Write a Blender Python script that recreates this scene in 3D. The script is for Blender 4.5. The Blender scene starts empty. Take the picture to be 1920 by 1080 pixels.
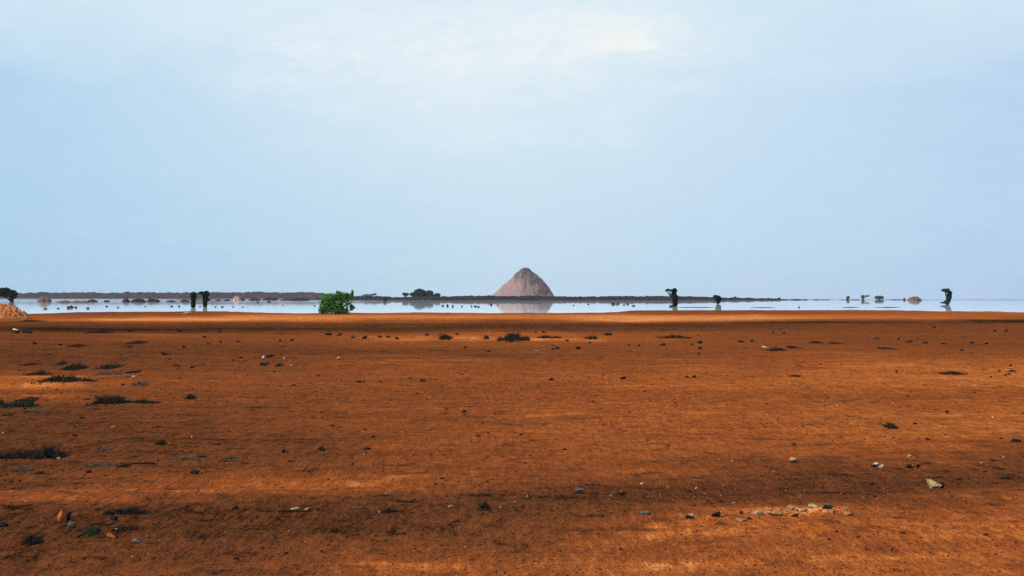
import bpy, math, random
import numpy as np
from mathutils import Vector, Matrix

# ------------------------------------------------------------------ camera, sky, sun, exposure
SC = bpy.context.scene
COL = SC.collection
W, H = 1920.0, 1080.0
FPX = 3733.0                    # focal length in photo pixels (70 mm on 36 mm)
Y0 = 558.3                      # row of the true horizon in the photo
CAMZ = 1.7
PITCH = math.atan((Y0 - H / 2) / FPX)

cam = bpy.data.cameras.new('camera')
cam.lens = 36.0 * FPX / W
cam.sensor_width = 36.0
cam.clip_start = 0.1
cam.clip_end = 40000.0
cam_ob = bpy.data.objects.new('camera', cam)
cam_ob.location = (0, 0, CAMZ)
cam_ob.rotation_euler = (math.radians(90) + PITCH, 0, 0)
COL.objects.link(cam_ob)
SC.camera = cam_ob

SUN_EL, SUN_AZ = math.radians(50), math.radians(-100)     # azimuth clockwise from straight ahead
sun_dir = Vector((math.sin(SUN_AZ) * math.cos(SUN_EL), math.cos(SUN_AZ) * math.cos(SUN_EL), math.sin(SUN_EL)))
sl = bpy.data.lights.new('sun', 'SUN')
sl.energy = 4.2
sl.angle = math.radians(0.6)
sl.color = (1.0, 0.94, 0.85)
so = bpy.data.objects.new('sun', sl)
so.rotation_euler = sun_dir.to_track_quat('Z', 'Y').to_euler()
so.location = (-50, 30, 80)
COL.objects.link(so)

SC.view_settings.view_transform = 'Standard'
SC.view_settings.look = 'None'
SC.view_settings.exposure = 0.0
SC.view_settings.gamma = 1.0
SC.cycles.use_denoising = False      # the soil's own grain is finer than what the denoiser keeps

world = bpy.data.worlds.new('World')
SC.world = world
world.use_nodes = True


class NT:
    """small helper around a node tree"""
    def __init__(self, tree):
        self.t = tree
        tree.nodes.clear()

    def n(self, typ, **kw):
        nd = self.t.nodes.new(typ)
        for k, v in kw.items():
            setattr(nd, k, v)
        return nd

    def put(self, sock, v):
        if isinstance(v, bpy.types.NodeSocket):
            self.t.links.new(v, sock)
        else:
            sock.default_value = v

    def math(self, op, a, b=0.0, c=0.0, clamp=False):
        nd = self.n('ShaderNodeMath', operation=op, use_clamp=clamp)
        for s, v in zip(nd.inputs, (a, b, c)):
            self.put(s, v)
        return nd.outputs[0]

    def mix(self, f, a, b, blend='MIX'):
        nd = self.n('ShaderNodeMix', data_type='RGBA', blend_type=blend, clamp_factor=True)
        self.put(nd.inputs[0], f)
        self.put(nd.inputs[6], a if isinstance(a, bpy.types.NodeSocket) else (*a, 1)[:4])
        self.put(nd.inputs[7], b if isinstance(b, bpy.types.NodeSocket) else (*b, 1)[:4])
        return nd.outputs[2]

    def noise(self, vec, scale, detail=4.0, rough=0.55, dist=0.0):
        nd = self.n('ShaderNodeTexNoise')
        self.put(nd.inputs['Vector'], vec)
        nd.inputs['Scale'].default_value = scale
        nd.inputs['Detail'].default_value = detail
        nd.inputs['Roughness'].default_value = rough
        nd.inputs['Distortion'].default_value = dist
        return nd.outputs['Fac']

    def scale(self, vec, s):
        nd = self.n('ShaderNodeMapping')
        self.put(nd.inputs['Vector'], vec)
        nd.inputs['Scale'].default_value = s
        return nd.outputs[0]

    def ramp(self, f, stops):
        nd = self.n('ShaderNodeValToRGB')
        el = nd.color_ramp.elements
        while len(el) < len(stops):
            el.new(0.5)
        for e, (p, c) in zip(el, stops):
            e.position = p
            e.color = (*c, 1)
        self.put(nd.inputs[0], f)
        return nd.outputs[0]


def lin(r, g, b):
    f = lambda v: (v / 255) / 12.92 if v / 255 <= 0.04045 else ((v / 255 + 0.055) / 1.055) ** 2.4
    return (f(r), f(g), f(b))


# the sky: Nishita under a thin high veil of milky cloud that is thickest near the horizon ahead
w = NT(world.node_tree)
SKY = 0.10
sky = w.n('ShaderNodeTexSky', sky_type='NISHITA')
sky.sun_disc = False
sky.sun_elevation = SUN_EL
sky.sun_rotation = SUN_AZ % (2 * math.pi)
sky.air_density = 1.0
sky.dust_density = 1.6
sky.ozone_density = 1.5
tc = w.n('ShaderNodeTexCoord')
sep = w.n('ShaderNodeSeparateXYZ')
w.put(sep.inputs[0], tc.outputs['Generated'])
az = w.math('ARCTAN2', sep.outputs[0], sep.outputs[1])
el = w.math('ARCSINE', sep.outputs[2])
big = w.noise(w.scale(tc.outputs['Generated'], (5, 5, 14)), 1.6, 5, 0.55)
fine = w.noise(w.scale(tc.outputs['Generated'], (10, 10, 26)), 2.6, 7, 0.62)
K = 1.0 / SKY
vc = lambda r, g, b: tuple(K * v for v in lin(r, g, b))


def blob(px, py, rx, ry, warp=0.35):
    """soft cloud lobe: gaussian in azimuth / elevation with a noise-worn edge"""
    a0, e0 = math.atan((px - 960) / FPX), (Y0 - py) / FPX
    dx = w.math('DIVIDE', w.math('SUBTRACT', az, a0), rx / FPX)
    dy = w.math('DIVIDE', w.math('SUBTRACT', el, e0), ry / FPX)
    r2 = w.math('ADD', w.math('MULTIPLY', dx, dx), w.math('MULTIPLY', dy, dy))
    r2 = w.math('ADD', r2, w.math('MULTIPLY', w.math('SUBTRACT', fine, 0.5), warp * 8))
    return w.math('POWER', 2.71828, w.math('MULTIPLY', r2, -1.0), clamp=True)


elpx = w.math('MULTIPLY', el, FPX)                           # elevation in photo pixels
low = w.ramp(w.math('ADD', w.math('MULTIPLY', az, 1.45), 0.5, clamp=True),
             [(0.06, vc(168, 208, 239)), (0.3, vc(184, 218, 243)), (0.5, vc(198, 226, 245)),
              (0.72, vc(191, 219, 244)), (0.94, vc(179, 206, 241))])
up = w.math('DIVIDE', w.math('ADD', elpx, w.math('MULTIPLY', w.math('SUBTRACT', big, 0.5), 420)), 620.0, clamp=True)
upc = w.ramp(up, [(0.0, (0, 0, 0)), (0.62, (0.12,) * 3), (0.80, (0.55,) * 3), (0.95, (0.9,) * 3)])
wisp = w.noise(w.scale(tc.outputs['Generated'], (16, 16, 52)), 3.0, 9, 0.66, 0.8)
wsp = w.math('MULTIPLY', w.math('SUBTRACT', wisp, 0.30), 2.4, clamp=True)
veil = w.mix(upc, low, vc(217, 238, 249))
veil = w.mix(w.math('MULTIPLY', blob(900, 150, 480, 200, 0.22), 0.85), veil, vc(225, 241, 250))
veil = w.mix(w.math('MULTIPLY', w.math('MULTIPLY', blob(850, 85, 380, 95, 0.30), w.math('ADD', wsp, 0.25)), 1.1), veil, vc(239, 247, 252))
veil = w.mix(w.math('MULTIPLY', w.math('MULTIPLY', blob(1140, 68, 130, 46, 0.5), w.math('ADD', wsp, 0.2)), 1.15), veil, vc(248, 251, 249))
veil = w.mix(w.math('MULTIPLY', w.math('MULTIPLY', blob(1185, 88, 46, 16, 0.45), wsp), 1.0), veil, vc(250, 252, 247))
veil = w.mix(w.math('MULTIPLY', w.math('MULTIPLY', blob(1000, 35, 230, 40, 0.5), wsp), 0.6), veil, vc(234, 245, 251))
veil = w.mix(w.math('MULTIPLY', w.math('SUBTRACT', wisp, 0.42), 0.30, clamp=True), veil, vc(224, 240, 250))
veil = w.mix(w.math('MULTIPLY', w.math('SUBTRACT', fine, 0.47), 0.45, clamp=True), veil, vc(226, 240, 249))
fade = w.math('SUBTRACT', 1.0, w.math('MULTIPLY', w.math('SUBTRACT', el, 0.22), 3.0, clamp=True), clamp=True)
cover = w.math('MULTIPLY', fade, 0.93)
cover = w.math('MAXIMUM', cover, w.math('MULTIPLY', w.math('SUBTRACT', big, 0.48), 2.0, clamp=True))
skyc = w.mix(cover, sky.outputs[0], veil)
bg = w.n('ShaderNodeBackground')
w.put(bg.inputs[0], skyc)
bg.inputs[1].default_value = SKY
wo = w.n('ShaderNodeOutputWorld')
w.put(wo.inputs[0], bg.outputs[0])

# ------------------------------------------------------------------ numpy noise and the lie of the land
RNG = np.random.RandomState(7)
random.seed(7)
_TAB = RNG.rand(512, 512)


def vnoise(x, y):
    xi, yi = np.floor(x).astype(int), np.floor(y).astype(int)
    fx, fy = x - xi, y - yi
    fx, fy = fx * fx * (3 - 2 * fx), fy * fy * (3 - 2 * fy)
    a, b = _TAB[xi % 512, yi % 512], _TAB[(xi + 1) % 512, yi % 512]
    c, d = _TAB[xi % 512, (yi + 1) % 512], _TAB[(xi + 1) % 512, (yi + 1) % 512]
    return (a * (1 - fx) + b * fx) * (1 - fy) + (c * (1 - fx) + d * fx) * fy


def fbm(x, y, oct=4, gain=0.5):
    s, amp, tot = 0.0, 1.0, 0.0
    for k in range(oct):
        s = s + amp * (vnoise(x * 2 ** k + 17.3 * k, y * 2 ** k + 5.1 * k) - 0.5)
        tot += amp
        amp *= gain
    return s / tot * 2


_SH_PX = [-3000, -400, 60, 120, 200, 400, 480, 600, 700, 960, 1130, 1200, 1300, 1400, 1700, 1760, 1920, 4000]
_SH_D = [240, 235, 212, 222, 246, 243, 228, 221, 221, 222, 230, 258, 272, 270, 272, 254, 246, 246]
WATER_Z = -0.05


def shore(x, y):
    a = np.arctan2(x, np.maximum(y, 0.01))
    d = np.interp(960 + FPX * np.tan(np.clip(a, -1.2, 1.2)), _SH_PX, _SH_D)
    return d + 14.0 * fbm(x / 9.0 + 40, y / 40.0 + 3, 5, 0.62)


def gheight(x, y):
    x, y = np.asarray(x, float), np.asarray(y, float)
    d = np.hypot(x, y)
    h = 0.030 * fbm(x / 0.9, y / 0.9, 4, 0.55)
    h = h + 0.055 * fbm(x / 5.0 + 9, y / 3.2 + 4, 3)
    h = h + 0.10 * fbm(x / 32.0 + 2, y / 14.0 + 8, 3) * np.clip((d - 8) / 30, 0, 1)
    t = np.clip((d - shore(x, y)) / 14.0, 0, 1)
    h = np.maximum(h, -0.035)
    h = h + 0.05 * np.exp(-((d - shore(x, y) + 6) / 7.0) ** 2) * (0.6 + fbm(x / 3.0, y / 20.0, 3))
    far = np.clip((d - shore(x, y) - 10) / 50, 0, 1)
    return h * (1 - t) + t * (-0.13 + 0.19 * fbm(x / 5.0 + 60, y / 16.0, 4, 0.6) * (1 - far) - 0.4 * far)


CP, SP = math.cos(PITCH), math.sin(PITCH)


def ray(px, py):
    u, v = (px - W / 2) / FPX, -(py - H / 2) / FPX
    return np.array([u, CP - v * SP, SP + v * CP])


def on_ground(px, py):
    """point of the ground that the pixel sees"""
    r = ray(px, py)
    t = np.geomspace(6, 400, 2600)
    p = r[None, :] * t[:, None]
    dz = CAMZ + p[:, 2] - gheight(p[:, 0], p[:, 1])
    k = int(np.argmax(dz < 0)) if (dz < 0).any() else len(t) - 1
    q = r * t[k]
    return Vector((q[0], q[1], float(gheight(q[0], q[1])))), t[k] / FPX


def on_water(px, py):
    r = ray(px, py)
    t = (WATER_Z - CAMZ) / min(r[2], -1e-5)
    t = min(t, 6000)
    return Vector((r[0] * t, r[1] * t, WATER_Z)), t / FPX


def at_dist(px, d):
    r = ray(px, Y0)
    return Vector((r[0] * d, r[1] * d, WATER_Z)), d / FPX


# ------------------------------------------------------------------ object helpers
def mesh_obj(name, verts, faces, mat, parent=None, loc=None, smooth=False):
    me = bpy.data.meshes.new(name)
    verts = np.asarray(verts, dtype=np.float32)
    if isinstance(faces, np.ndarray):
        nf, k = faces.shape
        me.vertices.add(len(verts))
        me.vertices.foreach_set('co', verts.ravel())
        me.loops.add(nf * k)
        me.loops.foreach_set('vertex_index', faces.astype(np.int32).ravel())
        me.polygons.add(nf)
        me.polygons.foreach_set('loop_start', np.arange(0, nf * k, k, dtype=np.int32))
        me.polygons.foreach_set('loop_total', np.full(nf, k, dtype=np.int32))
        me.update(calc_edges=True)
        me.validate()
    else:
        me.from_pydata([tuple(v) for v in verts.tolist()], [], faces)
    if smooth:
        me.polygons.foreach_set('use_smooth', [True] * len(me.polygons))
    if mat:
        me.materials.append(mat)
    o = bpy.data.objects.new(name, me)
    COL.objects.link(o)
    if parent:
        o.parent = parent
    if loc is not None:
        o.location = loc
    return o


def tag(o, label=None, cat=None, group=None, kind=None):
    for k, v in (('label', label), ('category', cat), ('group', group), ('kind', kind)):
        if v:
            o[k] = v
    return o


def thing(name, loc, label, cat, group=None):
    o = bpy.data.objects.new(name, None)
    o.empty_display_size = 0.3
    o.location = loc
    COL.objects.link(o)
    return tag(o, label, cat, group)


def grid_faces(nr, nc, wrap=False):
    i, j = np.meshgrid(np.arange(nr - 1), np.arange(nc if wrap else nc - 1), indexing='ij')
    j2 = (j + 1) % nc
    return np.stack([i * nc + j, i * nc + j2, (i + 1) * nc + j2, (i + 1) * nc + j], -1).reshape(-1, 4)


def material(name):
    m = bpy.data.materials.new(name)
    m.use_nodes = True
    t = NT(m.node_tree)
    b = t.n('ShaderNodeBsdfPrincipled')
    out = t.n('ShaderNodeOutputMaterial')
    t.put(out.inputs[0], b.outputs[0])
    b.inputs['Roughness'].default_value = 0.92
    b.inputs['Specular IOR Level'].default_value = 0.12
    return m, t, b


def plain(name, c1, c2, scale=6.0, rough=0.92, island=0.0, translucent=False, bump=0.0):
    """two-colour noisy material, optionally varied per loose piece"""
    m, t, b = material(name)
    geo = t.n('ShaderNodeNewGeometry')
    tco = t.n('ShaderNodeTexCoord')
    f = t.noise(tco.outputs['Object'], scale, 5, 0.6)
    f = t.math('MULTIPLY', t.math('SUBTRACT', f, 0.32), 2.6, clamp=True)
    if island:
        f = t.math('ADD', t.math('MULTIPLY', f, 1 - island),
                   t.math('MULTIPLY', geo.outputs['Random Per Island'], island))
    t.put(b.inputs['Base Color'], t.mix(f, c1, c2))
    b.inputs['Roughness'].default_value = rough
    if bump:
        bn = t.n('ShaderNodeBump')
        bn.inputs['Strength'].default_value = 0.8
        bn.inputs['Distance'].default_value = bump
        t.put(bn.inputs['Height'], t.noise(tco.outputs['Object'], scale * 3, 6, 0.65))
        t.put(b.inputs['Normal'], bn.outputs[0])
    if translucent:
        tr = t.n('ShaderNodeBsdfTranslucent')
        t.put(tr.inputs[0], t.mix(f, [v * 0.9 for v in c1], [v * 1.1 for v in c2]))
        mx = t.n('ShaderNodeMixShader')
        mx.inputs[0].default_value = 0.3
        t.put(mx.inputs[1], b.outputs[0])
        t.put(mx.inputs[2], tr.outputs[0])
        out = [n for n in m.node_tree.nodes if n.type == 'OUTPUT_MATERIAL'][0]
        t.put(out.inputs[0], mx.outputs[0])
    return m


# ------------------------------------------------------------------ ground: tone grid laid over the plain, with darker bands
ROWS = [583, 588, 592, 597, 601, 605, 611, 618, 626, 633, 645, 660, 690, 705, 722, 735, 760, 800, 850, 880, 905, 925, 945, 960, 985, 1005, 1030, 1055, 1080]
COLS = [0, 240, 480, 720, 960, 1200, 1440, 1680, 1920]
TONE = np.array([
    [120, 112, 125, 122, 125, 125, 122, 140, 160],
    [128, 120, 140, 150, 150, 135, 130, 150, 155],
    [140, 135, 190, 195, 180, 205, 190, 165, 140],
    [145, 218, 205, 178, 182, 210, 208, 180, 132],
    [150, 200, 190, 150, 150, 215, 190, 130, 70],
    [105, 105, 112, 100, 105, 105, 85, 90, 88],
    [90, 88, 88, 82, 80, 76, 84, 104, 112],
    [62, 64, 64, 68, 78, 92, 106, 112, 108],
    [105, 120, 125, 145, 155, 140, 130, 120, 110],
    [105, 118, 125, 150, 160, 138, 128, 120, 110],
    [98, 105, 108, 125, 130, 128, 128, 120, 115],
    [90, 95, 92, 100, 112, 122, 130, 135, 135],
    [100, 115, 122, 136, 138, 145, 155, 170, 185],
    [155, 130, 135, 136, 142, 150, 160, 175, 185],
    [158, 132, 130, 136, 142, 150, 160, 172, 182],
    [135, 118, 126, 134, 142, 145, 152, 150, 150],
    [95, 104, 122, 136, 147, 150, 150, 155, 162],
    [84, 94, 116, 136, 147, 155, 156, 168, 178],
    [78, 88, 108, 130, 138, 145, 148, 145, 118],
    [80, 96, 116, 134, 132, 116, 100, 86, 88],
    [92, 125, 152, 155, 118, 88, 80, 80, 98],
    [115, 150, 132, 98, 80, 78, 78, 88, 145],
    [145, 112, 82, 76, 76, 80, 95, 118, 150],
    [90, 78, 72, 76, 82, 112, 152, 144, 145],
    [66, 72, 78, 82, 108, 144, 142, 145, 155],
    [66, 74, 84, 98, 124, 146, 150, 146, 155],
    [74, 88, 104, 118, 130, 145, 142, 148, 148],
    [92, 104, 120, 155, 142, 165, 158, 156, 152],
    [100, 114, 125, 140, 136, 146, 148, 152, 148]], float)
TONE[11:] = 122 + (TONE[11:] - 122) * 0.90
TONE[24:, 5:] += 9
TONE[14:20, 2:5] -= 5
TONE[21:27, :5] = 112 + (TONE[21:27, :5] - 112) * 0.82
# streaks of loose sand (+) and darker tone (-): pixel centre, half sizes, amount, slope
STREAKS = [(1030, 774, 75, 3, 60, -0.06), (1310, 769, 40, 2, 35, 0), (110, 704, 110, 2.5, 70, -0.02), (90, 720, 110, 4, 50, -0.02),
           (60, 742, 80, 2.5, 65, 0.0), (1500, 962, 120, 7, 55, -0.03), (1860, 584, 90, 1.5, 60, 0), (1660, 1040, 150, 6, 35, -0.03), (1720, 985, 110, 5, 30, 0), (1300, 1000, 120, 9, 55, -0.10), (1260, 985, 60, 6, 40, -0.1), (1290, 1056, 110, 9, 55, -0.06),
           (740, 893, 150, 6, 40, -0.10), (300, 932, 140, 7, 35, -0.12), (780, 1060, 90, 8, 45, 0), (1790, 1004, 60, 8, 40, -0.05),
           (1850, 922, 90, 3, 35, -0.12), (1480, 992, 50, 6, 35, 0), (1480, 960, 130, 7, 50, -0.05), (1810, 1040, 50, 6, 35, 0.1),
           (880, 632, 60, 3, 45, 0), (1020, 635, 110, 3, 50, 0), (1120, 637, 40, 2.5, 45, 0), (760, 634, 60, 3, 30, 0),
           (300, 628, 60, 3, 40, 0), (150, 707, 60, 2, 40, 0), (1880, 803, 40, 2, 40, 0), (1650, 685, 120, 5, 20, 0),
           (1860, 602, 90, 2.2, -60, 0.0), (1500, 604, 180, 2.0, -40, 0.0), (160, 619, 260, 2.5, -25, 0), (1600, 742, 260, 5, -30, 0),
           (640, 820, 160, 3, -18, 0), (720, 845, 120, 4, -25, 0), (900, 840, 60, 2, -30, -0.2), (1240, 860, 70, 3, -30, -0.05),
           (1090, 930, 60, 3, -25, 0), (630, 992, 60, 5, -30, 0), (580, 940, 60, 4, -25, -0.15), (100, 1025, 140, 6, -22, 0),
           (400, 1005, 80, 4, -25, 0), (1560, 828, 60, 2, -30, 0), (1650, 845, 90, 2, -30, -0.1), (1480, 895, 70, 3, -22, 0),
           (395, 707, 20, 1.5, -45, 0), (1460, 704, 40, 2, -35, 0), (230, 988, 40, 3, -40, 0), (1160, 947, 70, 4, -25, -0.1),  # leading entry paints a faint shadow line into the soil tone
           (1650, 1022, 90, 6, -25, 0.05), (1240, 1022, 90, 7, -25, -0.1), (1800, 1015, 50, 4, -35, 0), (240, 645, 110, 3, -20, 0)]


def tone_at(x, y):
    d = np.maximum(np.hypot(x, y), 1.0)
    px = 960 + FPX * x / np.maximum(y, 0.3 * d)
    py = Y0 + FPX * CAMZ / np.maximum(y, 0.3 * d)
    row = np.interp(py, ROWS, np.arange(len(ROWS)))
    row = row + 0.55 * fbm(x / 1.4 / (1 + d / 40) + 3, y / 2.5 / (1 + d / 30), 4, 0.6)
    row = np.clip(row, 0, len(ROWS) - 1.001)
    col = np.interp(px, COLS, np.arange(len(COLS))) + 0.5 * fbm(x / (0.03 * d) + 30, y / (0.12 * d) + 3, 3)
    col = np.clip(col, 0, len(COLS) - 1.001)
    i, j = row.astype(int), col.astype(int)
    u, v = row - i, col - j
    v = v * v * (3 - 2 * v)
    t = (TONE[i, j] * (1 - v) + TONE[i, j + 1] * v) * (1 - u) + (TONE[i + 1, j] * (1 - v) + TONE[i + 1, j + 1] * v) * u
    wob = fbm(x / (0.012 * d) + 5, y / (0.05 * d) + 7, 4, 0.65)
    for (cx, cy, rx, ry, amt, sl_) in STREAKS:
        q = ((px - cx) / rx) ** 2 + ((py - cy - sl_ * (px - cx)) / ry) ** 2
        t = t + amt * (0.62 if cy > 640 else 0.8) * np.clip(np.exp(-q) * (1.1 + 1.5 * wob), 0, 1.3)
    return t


th = np.concatenate([np.linspace(-180, -32, 60)[:-1], np.linspace(-32, -16.5, 90)[:-1], np.linspace(-16.5, 16.5, 800),
                     np.linspace(16.5, 32, 90)[1:], np.linspace(32, 180, 60)[1:-1]])
rr = np.concatenate([np.geomspace(0.5, 8.5, 30)[:-1], np.geomspace(8.5, 330, 640), np.geomspace(330, 7000, 30)[1:]])
T, R_ = np.meshgrid(np.radians(th), rr)
gx, gy = R_ * np.sin(T), R_ * np.cos(T)
gz = gheight(gx, gy)
gv = np.stack([gx, gy, gz], -1).reshape(-1, 3)
gf = grid_faces(len(rr), len(th), wrap=True)[:, ::-1]
c0 = len(gv)
gv = np.vstack([gv, [[0, 0, float(gheight(0.0, 0.01))]]])
nth = len(th)

M_soil, t, b = material('red_soil')
geo = t.n('ShaderNodeNewGeometry')
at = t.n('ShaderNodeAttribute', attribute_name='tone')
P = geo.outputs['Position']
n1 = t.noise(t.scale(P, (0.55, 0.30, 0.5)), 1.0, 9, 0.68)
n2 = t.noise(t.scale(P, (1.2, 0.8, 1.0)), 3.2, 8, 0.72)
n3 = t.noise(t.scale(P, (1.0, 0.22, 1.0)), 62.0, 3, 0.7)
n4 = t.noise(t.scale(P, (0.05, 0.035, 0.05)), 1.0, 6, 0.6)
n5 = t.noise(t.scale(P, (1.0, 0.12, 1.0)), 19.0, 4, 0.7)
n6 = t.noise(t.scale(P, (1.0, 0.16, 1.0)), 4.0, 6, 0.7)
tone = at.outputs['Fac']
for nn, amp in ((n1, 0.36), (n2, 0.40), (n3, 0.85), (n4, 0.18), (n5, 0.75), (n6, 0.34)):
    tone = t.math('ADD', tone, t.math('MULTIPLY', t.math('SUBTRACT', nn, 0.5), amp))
# dark patches for gravel strips and painted-in relief shadows, and scattered pale grit
dk = t.noise(t.scale(P, (1.0, 0.7, 1.0)), 2.6, 6, 0.66, 0.4)
tone = t.math('SUBTRACT', tone, t.math('MULTIPLY', t.math('SUBTRACT', dk, 0.56), 2.6, clamp=True))
ln = t.noise(t.scale(P, (0.16, 1.5, 1.0)), 1.0, 7, 0.68, 0.3)
tone = t.math('ADD', tone, t.math('MULTIPLY', t.math('SUBTRACT', ln, 0.5), 0.30))
sp_ = t.noise(t.scale(P, (1.0, 0.3, 1.0)), 30.0, 2, 0.6)
tone = t.math('SUBTRACT', tone, t.math('MULTIPLY', t.math('SUBTRACT', sp_, 0.60), 3.2, clamp=True))
dk2 = t.noise(t.scale(P, (0.34, 0.55, 1.0)), 1.0, 8, 0.72, 0.5)
tone = t.math('SUBTRACT', tone, t.math('MULTIPLY', t.math('SUBTRACT', dk2, 0.575), 1.9, clamp=True))
lt2 = t.noise(t.scale(P, (0.12, 0.40, 1.0)), 1.0, 7, 0.68, 0.5)
tone = t.math('ADD', tone, t.math('MULTIPLY', t.math('SUBTRACT', lt2, 0.55), 1.1, clamp=True))
tone = t.math('ADD', tone, 0.015)
G = 1.28
gcol = lambda r, g, bb: tuple(v / G for v in lin(r, g, bb))
# tone 0..1 stands for red 40..220
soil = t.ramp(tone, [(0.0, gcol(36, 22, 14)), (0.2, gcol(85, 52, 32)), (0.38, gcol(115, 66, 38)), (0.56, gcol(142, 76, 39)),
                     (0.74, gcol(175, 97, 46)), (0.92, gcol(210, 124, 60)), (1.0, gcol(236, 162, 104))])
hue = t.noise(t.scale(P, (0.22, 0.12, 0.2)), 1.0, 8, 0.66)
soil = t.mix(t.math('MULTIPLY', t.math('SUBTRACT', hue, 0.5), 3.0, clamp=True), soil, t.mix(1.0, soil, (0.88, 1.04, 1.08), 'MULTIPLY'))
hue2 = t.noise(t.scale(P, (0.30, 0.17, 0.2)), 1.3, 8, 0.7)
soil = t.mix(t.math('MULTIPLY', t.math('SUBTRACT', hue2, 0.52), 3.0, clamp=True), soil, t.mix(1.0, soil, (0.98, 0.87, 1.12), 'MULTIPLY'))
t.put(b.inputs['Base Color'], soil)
b.inputs['Roughness'].default_value = 1.0
b.inputs['Specular IOR Level'].default_value = 0.0
bn = t.n('ShaderNodeBump')
bn.inputs['Strength'].default_value = 0.9
bn.inputs['Distance'].default_value = 0.026
t.put(bn.inputs['Height'], t.math('ADD', t.math('MULTIPLY', n3, 0.55), n2))
t.put(b.inputs['Normal'], bn.outputs[0])

ground = mesh_obj('ground', gv, gf, M_soil, smooth=True)
import bmesh
bm = bmesh.new()
bm.from_mesh(ground.data)
bm.verts.ensure_lookup_table()
for j in range(nth):
    bm.faces.new((bm.verts[c0], bm.verts[(j + 1) % nth], bm.verts[j]))
bm.to_mesh(ground.data)
bm.free()
ground.data.polygons.foreach_set('use_smooth', [True] * len(ground.data.polygons))
co = np.empty(len(ground.data.vertices) * 3, np.float32)
ground.data.vertices.foreach_get('co', co)
co = co.reshape(-1, 3)
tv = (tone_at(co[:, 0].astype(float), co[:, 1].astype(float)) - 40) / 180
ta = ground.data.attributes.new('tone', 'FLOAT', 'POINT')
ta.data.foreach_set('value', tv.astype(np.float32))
tag(ground, 'flat red brown desert plain streaked with dark bands and orange sand', 'ground', kind='structure')

# ------------------------------------------------------------------ the mirage: a shimmering mirror sheet beyond the dry ground
M_mirage = bpy.data.materials.new('mirage_sheet')
M_mirage.use_nodes = True
t = NT(M_mirage.node_tree)
geo = t.n('ShaderNodeNewGeometry')
rip = t.n('ShaderNodeAttribute', attribute_name='ripple')
wn = t.noise(t.scale(geo.outputs['Position'], (0.004, 0.02, 1)), 1.0, 4, 0.6)
gl = t.n('ShaderNodeBsdfGlossy')
gl.inputs['Color'].default_value = (0.97, 0.98, 1.0, 1)
t.put(gl.inputs['Roughness'], t.math('ADD', rip.outputs['Fac'], t.math('MULTIPLY', t.math('SUBTRACT', wn, 0.5), 0.006), clamp=True))
df = t.n('ShaderNodeBsdfDiffuse')
df.inputs['Color'].default_value = (0.78, 0.83, 0.88, 1)
mx = t.n('ShaderNodeMixShader')
lightness = t.n('ShaderNodeAttribute', attribute_name='pale')
wf = t.noise(t.scale(geo.outputs['Position'], (0.012, 0.09, 1)), 1.0, 5, 0.6)
t.put(mx.inputs[0], t.math('MULTIPLY', lightness.outputs['Fac'], t.math('MULTIPLY', wf, 2.0), clamp=True))
t.put(mx.inputs[1], gl.outputs[0])
t.put(mx.inputs[2], df.outputs[0])
out = t.n('ShaderNodeOutputMaterial')
t.put(out.inputs[0], mx.outputs[0])
wr = np.geomspace(195, 6950, 90)
wt = np.radians(np.linspace(-60, 60, 240))
T, R_ = np.meshgrid(wt, wr)
wx, wy = R_ * np.sin(T), R_ * np.cos(T)
wv = np.stack([wx, wy, np.full_like(wx, WATER_Z)], -1).reshape(-1, 3)
water = mesh_obj('water', wv, grid_faces(len(wr), len(wt))[:, ::-1], M_mirage)
wpx = 960 + FPX * np.tan(T).ravel()
ripple = np.interp(wpx, [200, 330, 350, 400, 420, 640, 760, 900, 1080, 1200, 1900], [0.042, 0.038, 0.022, 0.022, 0.036, 0.036, 0.016, 0.014, 0.014, 0.013, 0.013])
wd = np.hypot(wx, wy).ravel()
ripple = np.where(wpx < 760, ripple * np.interp(wd, [600, 1000], [0.6, 1.15]), ripple)
ra = water.data.attributes.new('ripple', 'FLOAT', 'POINT')
ra.data.foreach_set('value', ripple.astype(np.float32))
pa = water.data.attributes.new('pale', 'FLOAT', 'POINT')
pa.data.foreach_set('value', np.interp(np.hypot(wx, wy).ravel(), [200, 260, 330, 600, 1000, 2000], [0.30, 0.20, 0.12, 0.08, 0.05, 0.03]).astype(np.float32))
tag(water, 'pale shimmering sheet of mirage water lying across the plain', 'water', kind='structure')


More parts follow.
